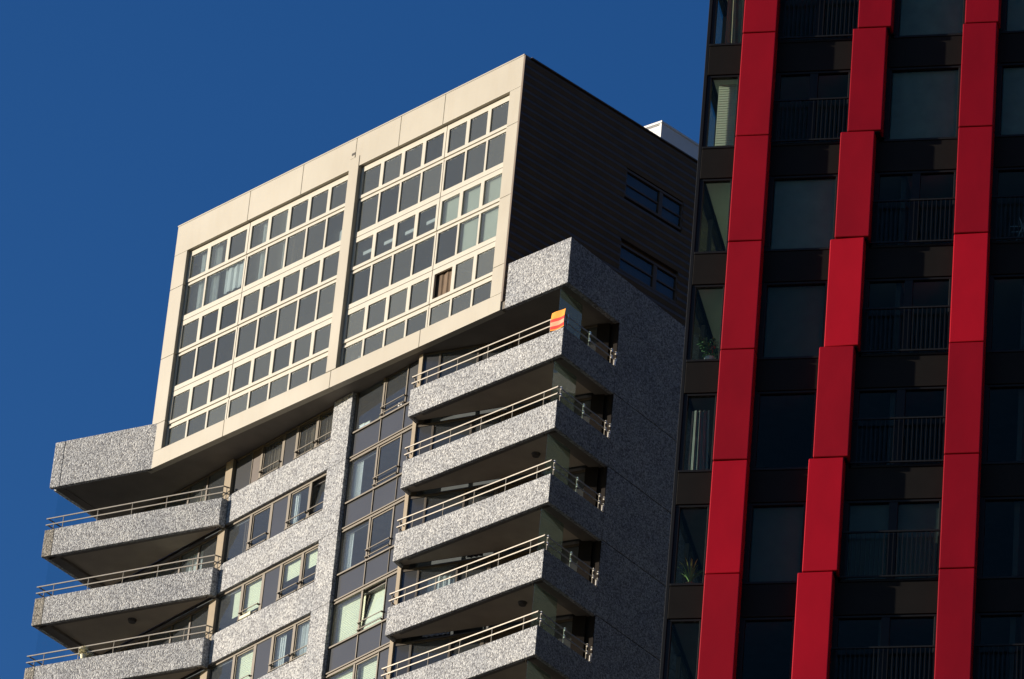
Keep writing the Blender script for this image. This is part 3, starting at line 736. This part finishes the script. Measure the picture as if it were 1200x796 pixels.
# flowering plant on the third left balcony parapet
pz = on(LB, 2.42, -.07, L(3)+1.12)
t = thing('flower_pot', 'pot of cream flowers behind the railing of the bottom left balcony', 'plant', pz)
m = MB(); m.tube((0, 0, 0), (0, 0, .16), .09, 12, r2=.13); m.build('pot', CREAMP, t)
m = MB(); leafball(m, (0, 0, .32), .20, 200, 3, .06); leafball(m, (.20, 0, .22), .15, 110, 5, .05); m.build('flowers', CREAMP, t)
# items on the curtain wall sills
zs_ = L(1)+1.24
t = tag(D.objects.new('storage_box', None), 'white box standing on the sill of the uppermost tall window bay', 'box', 'things on the window sill'); COL.objects.link(t)
t.location = on(MID, .60, -.30, zs_)
BF = Fr((0, 0), MID.r)
m = MB(); m.box(BF, -.30, -.02, -.07, .07, 0, .2); m.box(BF, .0, .30, -.07, .07, 0, .17); m.build('carton', WHITEP, t, .01)
m = MB(); m.box(BF, -.31, -.01, -.075, .075, .2, .23); m.box(BF, -.005, .31, -.075, .075, .17, .2); m.build('lid', BLIND, t, .005)
t = tag(D.objects.new('yellow_pot', None), 'small yellow plant pot beside the white box on the sill', 'plant pot'); COL.objects.link(t)
t.location = on(MID, 1.44, -.30, zs_)
m = MB(); m.tube((0, 0, 0), (0, 0, .14), .05, 12, r2=.07); m.build('pot', plain('yellow_glaze', (.62, .5, .08), .4), t)
m = MB(); leafball(m, (0, 0, .2), .09, 40, 8, .04); m.build('leaves', LEAF, t)
t = tag(D.objects.new('jug', None), 'small white jugs on the ledge behind the top guard rail', 'jug'); COL.objects.link(t)
t.location = on(MID, 2.70, -.13, zs_)
m = MB(); m.tube((0, 0, 0), (0, 0, .15), .05, 10, r2=.035); m.build('body', WHITEP, t)
m = MB(); q = BF.p(.14, 0, 0); m.tube(q, q+Vector((0, 0, .1)), .04, 10); m.build('cup', WHITEP, t)
# white flower boxes on the sill of the third floor
t = tag(D.objects.new('flower_box', None), 'white flower box on the sill of the lower left windows', 'flower box'); COL.objects.link(t)
t.location = on(MID, -5.05, -.02, L(3)+1.325)
m = MB(); m.box(BF, -.32, .32, -.07, .06, 0, .12); m.build('box', CREAMP, t, .01)
m = MB(); leafball(m, BF.p(-.1, 0, .16), .12, 30, 11, .04); leafball(m, BF.p(.15, 0, .16), .1, 25, 12, .04); m.build('flowers', CREAMP, t)

# ================================================================== THE RED AND BLACK TOWER
RX, RY, RZ = 4.898, 106.570, 74.141
red = thing('red_striped_tower', 'dark glass tower with bright red vertical panel strips', 'tower block', (RX, RY, 0))
RT = Fr((0, 0), -dv(-76.1), RZ)
HS = 3.0
ROWS = range(-3, 9)
UEND = 16.2
def col2u(r): return {-3: 3.08, -2: 2.95, -1: 2.83, 0: 2.72, 1: 2.56, 2: 2.45, 3: 2.35, 4: 2.25, 5: 2.15, 6: 2.04, 7: 1.93, 8: 1.82}[r]
columns = [lambda r: 0.0, col2u, lambda r: 5.40 if r >= 0 else 5.44, lambda r: 8.0+.11*r, lambda r: 10.9, lambda r: 13.5-.11*r]
CW = .825
OREC = -.34
tone = {(0, -1): 1, (0, 0): 1, (0, 1): 1, (0, 2): 1, (0, 3): 1, (0, 4): 2, (0, 5): 1,
        (1, -1): 0, (1, 0): 0, (1, 1): 1, (1, 2): 4, (1, 3): 1, (1, 4): 2, (1, 5): 2,
        (2, -1): 0, (2, 0): 0, (2, 1): 0, (2, 2): 2, (2, 3): 0, (2, 4): 0, (2, 5): 0}
for ci, cf in enumerate(columns):
    for r in ROWS:
        u = cf(r); zt = -HS*r
        m = MB(); rnd = random.Random(ci*50+r)
        tl = {4: .05, 2: .025}.get(tone.get((ci, r), 1), rnd.uniform(-.01, .008))
        P = RT.p; a, b = u, u+CW; z0, z1 = zt-HS+.012, zt-.012
        m.hexa([P(a, -tl, z0), P(b, 0, z0), P(b, OREC, z0), P(a, OREC, z0), P(a, -tl, z1), P(b, 0, z1), P(b, OREC, z1), P(a, OREC, z1)])
        o = m.build('red_panel', RED[tone.get((ci, r), rnd.choice((0, 1, 1, 2)))], red, bevel=.022)
for ci, cf in enumerate(columns):
    for r in ROWS:
        u = cf(r); m = MB(); m.box(RT, u-.06, u+CW+.06, OREC-.07, OREC-.004, -HS*(r+1)+.001, -HS*r-.001)
        m.box(RT, u+.05, u+CW-.05, OREC-.004, -.06, -HS*(r+1)-.02, -HS*(r+1)+.02); m.build('panel_backing', BLACKM, red)

EDGE = -.95
GREYBL = plain('grey_blind', (.15, .18, .18), .8); DIMBL = plain('dim_blind', (.06, .066, .064), .8)
FRENCH = {(1, -1), (1, 0), (2, 1), (2, 2), (2, 3), (2, 4), (2, 5), (1, 6), (2, 7), (3, 1), (3, 5), (3, 6), (4, 0), (4, 3)}
GO = OREC-.02
def gap(ci, r):
    a = EDGE+.09 if ci == 0 else columns[ci-1](r)+CW+.02
    b = columns[ci](r)-.03 if ci < len(columns) else UEND-.1
    return a, b
balu_cache = {}
for r in ROWS:
    zt = -HS*r
    for ci in range(len(columns)+1):
        a, b = gap(ci, r)
        # spandrel
        s = MB(); s.box(RT, a, b, GO-.15, GO+.03, zt-.97, zt-.13); s.build('spandrel', DARKSP, red, bevel=.01)
        f = MB(); zw1, zw0 = zt-.975, zt-3.125
        f.box(RT, a, b, GO-.12, GO+.0, zw1-.06, zw1); f.box(RT, a, b, GO-.12, GO+.05, zw0, zw0+.06)
        f.box(RT, a, a+.10, GO-.12, GO-.002, zw0+.06, zw1-.06); f.box(RT, b-.08, b, GO-.12, GO-.002, zw0+.06, zw1-.06)
        fr = (ci, r) in FRENCH
        gl = MB()
        if fr:
            mid = (a+b)/2; f.box(RT, mid-.10, mid+.10, GO-.12, GO-.004, zw0+.06, zw1-.06)
            gl.box(RT, a+.1, mid-.1, GO-.07, GO-.062, zw0+.06, zw1-.06); gl.box(RT, mid+.1, b-.08, GO-.07, GO-.062, zw0+.06, zw1-.06)
        else: gl.box(RT, a+.1, b-.08, GO-.07, GO-.062, zw0+.06, zw1-.06)
        w = f.build('french_window' if fr else 'window', BLACKM, red, bevel=.008)
        each(gl, 'pane', GLASS_R, w)
        if fr:
            q = MB(); q.box(RT, a, b, GO+.10, GO+.15, zt-1.90, zt-1.86); q.box(RT, a, b, GO+.10, GO+.14, zt-3.06, zt-3.02)
            nb = int((b-a)/.105)
            for i in range(nb+1):
                uu = a+.02+(b-a-.04)*i/nb; q.box(RT, uu-.008, uu+.008, GO+.115, GO+.135, zt-3.02, zt-1.90)
            q.build('balustrade', BLACKM, w)
        # what stands behind the glass
        rnd = random.Random(r*17+ci)
        if (ci, r) in ((2, 0), (3, 0), (1, 1), (3, -1), (2, -1)):
            blind(w, RT, a+.12, b-.1, zw0+.1, zw1-.05, GO-.14, GREYBL, 'blind', True)
        if (ci, r) in ((1, 2), (1, 4), (2, 4)):
            blind(w, RT, a+.12, b-.1, zw0+.1, zw1-.05, GO-.14, DIMBL, 'blind', True)
        if (ci, r) == (0, 0): blind(w, RT, -.62, b-.08, zw0+.08, zw1-.07, GO-.30, BLINDG)
        if (ci, r) == (0, 3): sheet(RT, -.70, -.28, zw0+.1, zw1-.3, GO-.3, .04, 4, seed=44, taper=-.15).build('curtain', plain('dim_curtain', (.26, .27, .26), .9), w)
        if (ci, r) == (0, -1): sheet(RT, -.55, -.22, zw0+.1, zw1-.1, GO-.3, .03, 2, seed=45, taper=-.4).build('curtain', BEIGE, w)
# left face of the tower, glazed like the corner bays
RL = Fr(RT.p(EDGE, OREC-.02, 0)-Vector((0, 0, RZ))-(-RT.n)*14, -RT.n*-1, RZ)
RL = Fr((RT.p(EDGE, OREC-.02, 0) - RT.n*14).xy, RT.n, RZ)
for r in ROWS:
    zt = -HS*r
    s = MB(); s.box(RL, 0, 13.9, -.15, 0, zt-.97, zt-.13); s.build('side_spandrel', DARKSP, red)
    f = MB(); zw1, zw0 = zt-.975, zt-3.125
    f.box(RL, 0, 13.98, -.12, -.01, zw1-.05, zw1); f.box(RL, 0, 13.98, -.12, -.01, zw0, zw0+.05)
    for u in (0, 3.3, 6.6, 9.9, 12.2, 13.9): f.box(RL, u, u+.08, -.12, -.012, zw0+.05, zw1-.05)
    w = f.build('side_window', BLACKM, red)
    gl = MB()
    for u, u2 in ((.08, 3.3), (3.38, 6.6), (6.68, 9.9), (9.98, 12.2), (12.28, 13.9)): gl.box(RL, u, u2, -.07, -.062, zw0+.05, zw1-.05)
    each(gl, 'pane', GLASS_R, w)
zlo, zhi = -HS*9, HS*3
m = MB(); m.box(RT, EDGE, EDGE+.085, GO-.16, GO+.02, zlo, zhi); m.build('corner_post', BLACKM, red, bevel=.01)
for r in ROWS:
    zt = -HS*r
    m = MB(); m.box(RT, EDGE+.12, UEND-.1, GO-13.5, GO-.16, zt-.90, zt-.2); m.build('floor_slab', ROOMD, red)
    m = MB(); m.box(RT, EDGE+.2, UEND-.2, GO-13.3, GO-.18, zt-.96, zt-.905); m.build('ceiling', CEIL if r < 3 else ROOM, red)
m = MB(); m.box(RT, EDGE+.12, UEND-.1, GO-4.2, GO-4.0, zlo, zhi); m.build('interior_wall', ROOMD, red)
for u in (4.0, 7.0, 10.0, 13.0):
    m = MB(); m.box(RT, u, u+.12, GO-4.0, GO-.2, zlo, zhi); m.build('interior_wall', ROOMD, red)
PART = {-1: plain('grey_partition', (.16, .16, .15), .9), 0: plain('pale_partition', (.34, .36, .31), .9), 1: plain('pale_green_partition', (.28, .30, .25), .9), 2: plain('sage_partition', (.12, .13, .11), .9)}
for r in ROWS:
    m = MB(); m.box(RT, .38, .50, GO-4.0, GO-.2, -HS*r-3.9, -HS*r-.96); m.build('interior_wall', PART.get(r, ROOMD), red)
m = MB(); m.box(RT, UEND-.1, UEND, GO-14, GO, zlo, zhi); m.build('rear_wall', DARKSP, red)
m = MB(); m.box(RT, EDGE+.1, UEND, GO-14, GO-13.8, zlo, zhi); m.build('rear_wall', DARKSP, red)
m = MB(); m.box(RT, EDGE, UEND, GO-14, GO, -RZ, zlo); m.build('lower_storeys', DARKSP, red)
m = MB(); m.box(RT, EDGE, UEND, GO-14, GO, zhi, zhi+36); m.build('upper_storeys', DARKSP, red)  # plain height extended out of view to cut sky light on the concrete flank
m = MB(); m.box(RT, EDGE-.1, UEND+.1, GO-14.1, GO+.1, zhi+36, zhi+36.6); m.build('roof', ROOFM, red)

# things seen through its windows
ROFF = Vector((RX, RY, 0))
def onr(u, o, z): return RT.p(u, o, z)+ROFF
RF = Fr((0, 0), RT.r)
t = thing('houseplant', 'flowering houseplant with red blooms in a corner window of the red striped tower', 'houseplant', onr(-.36, GO-.3, -2*HS-3.06))
m = MB(); m.tube((0, 0, 0), (0, 0, .22), .10, 12, r2=.14); m.build('pot', plain('white_pot', (.6, .58, .54), .5), t)
m = MB(); leafball(m, (0, 0, .5), .26, 130, 21, .08); leafball(m, (-.22, 0, .66), .13, 40, 22, .07); m.build('leaves', plain('mid_green_leaf', (.10, .20, .07), .6, var=.3, scale=10), t)
m = MB(); leafball(m, (.1, -.1, .45), .22, 22, 25, .05); m.build('blooms', plain('red_bloom', (.55, .06, .05), .7), t)
t = thing('palm_plant', 'arching palm like houseplant in the lower corner window beside the red strip', 'houseplant', onr(-.46, GO-.3, -4*HS-3.06))
m = MB(); m.tube((0, 0, 0), (0, 0, .16), .10, 12, r2=.12); m.build('pot', POT, t)
m = MB(); rnd = random.Random(5)
for i in range(34):
    az = rnd.uniform(0, 6.28); ln = rnd.uniform(.45, .85); pr = None
    for j in range(7):
        s_j = j/6; rad_ = .36*s_j*ln/.65; zz = .16+ln*(s_j*1.15-.62*s_j*s_j)
        p = Vector((math.cos(az)*rad_, math.sin(az)*rad_, zz)); wd = .02*(1-s_j*.8)
        sd = Vector((-math.sin(az), math.cos(az), 0))*wd
        if pr: m.quad([pr[0]-pr[1], pr[0]+pr[1], p+sd, p-sd])
        pr = (p, sd)
m.build('fronds', plain('palm_green', (.20, .32, .09), .55, var=.3, scale=10), t)
t = thing('desk_chair', 'dark chair with a square back behind the glass of the red striped tower', 'chair', onr(1.88, GO-.32, -2*HS-3.12))
m = MB(); m.box(RF, -.24, .24, .10, .15, .36, .78); m.build('backrest', BLACKM, t, .03)
m = MB(); m.box(RF, -.25, .25, -.38, .10, .30, .36); m.build('seat', BLACKM, t, .02)
for a, b in ((-.21, .08), (.21, .08), (-.21, -.34), (.21, -.34)):
    m = MB(); q = RF.p(a, b, 0); m.tube(q, q+Vector((0, 0, .3)), .018, 8); m.build('leg', BLACKM, t)
t = thing('drying_rack', 'folding rack with crossed legs behind the glass at the right edge', 'drying rack', onr(6.95, GO-.35, -HS-3.10))
m = MB(); WR = plain('rack_steel', (.42, .42, .46), .4)
for o in (-.12, .12):
    m.bar(RF.p(-.22, o, 0), RF.p(.10, o, .86), .02); m.bar(RF.p(.24, o, 0), RF.p(-.10, o, .86), .02)
for s_j in (.25, .45, .65, .9):
    m.bar(RF.p(-.22+.32*s_j, -.12, .86*s_j), RF.p(-.22+.32*s_j, .12, .86*s_j), .014); m.bar(RF.p(.24-.34*s_j, -.12, .86*s_j), RF.p(.24-.34*s_j, .12, .86*s_j), .014)
m.bar(RF.p(-.14, -.12, .26), RF.p(.16, -.12, .26), .016)
m.build('rack_frame', WR, t)
m = MB(); m.bar(RF.p(-.3, -.12, .60), RF.p(.3, -.12, .60), .018); m.bar(RF.p(-.3, .12, .60), RF.p(.3, .12, .60), .018); m.build('hanging_rail', WR, t)

# unseen blocks added on the right to shade the concrete tower's dark flank
NB = plain('shade_block_brown', (.022, .017, .009), .9, var=.15, scale=.3, spec=.08)  # kept dark so the added blocks return little light
def block(name, label, x, y, w, d, h, rz):
    t = thing(name, label, 'unseen shade block', (x, y, 0)); a = rad(rz)
    Fb = Fr((0, 0), (math.cos(a), math.sin(a)))
    m = MB(); m.box(Fb, -w/2, w/2, -d/2, d/2, 0, h); m.build('block_walls', NB, t)
    m = MB()
    for k in range(1, int(h/3.6)): m.box(Fb, -w/2-.12, w/2+.12, -d/2-.12, d/2+.12, k*3.6-.35, k*3.6)
    m.build('block_bands', NB, t)
    m = MB(); m.box(Fb, -w/2-.3, w/2+.3, -d/2-.3, d/2+.3, h, h+.8); m.build('roof', ROOFM, t)
block('shade_block', 'dark brown unseen block added for shade to the right of the red striped tower', 64, 152, 30, 40, 118, 8)
block('shade_block', 'dark brown unseen block added for shade, nearer on the right', 60, 108, 30, 54, 185, -6)
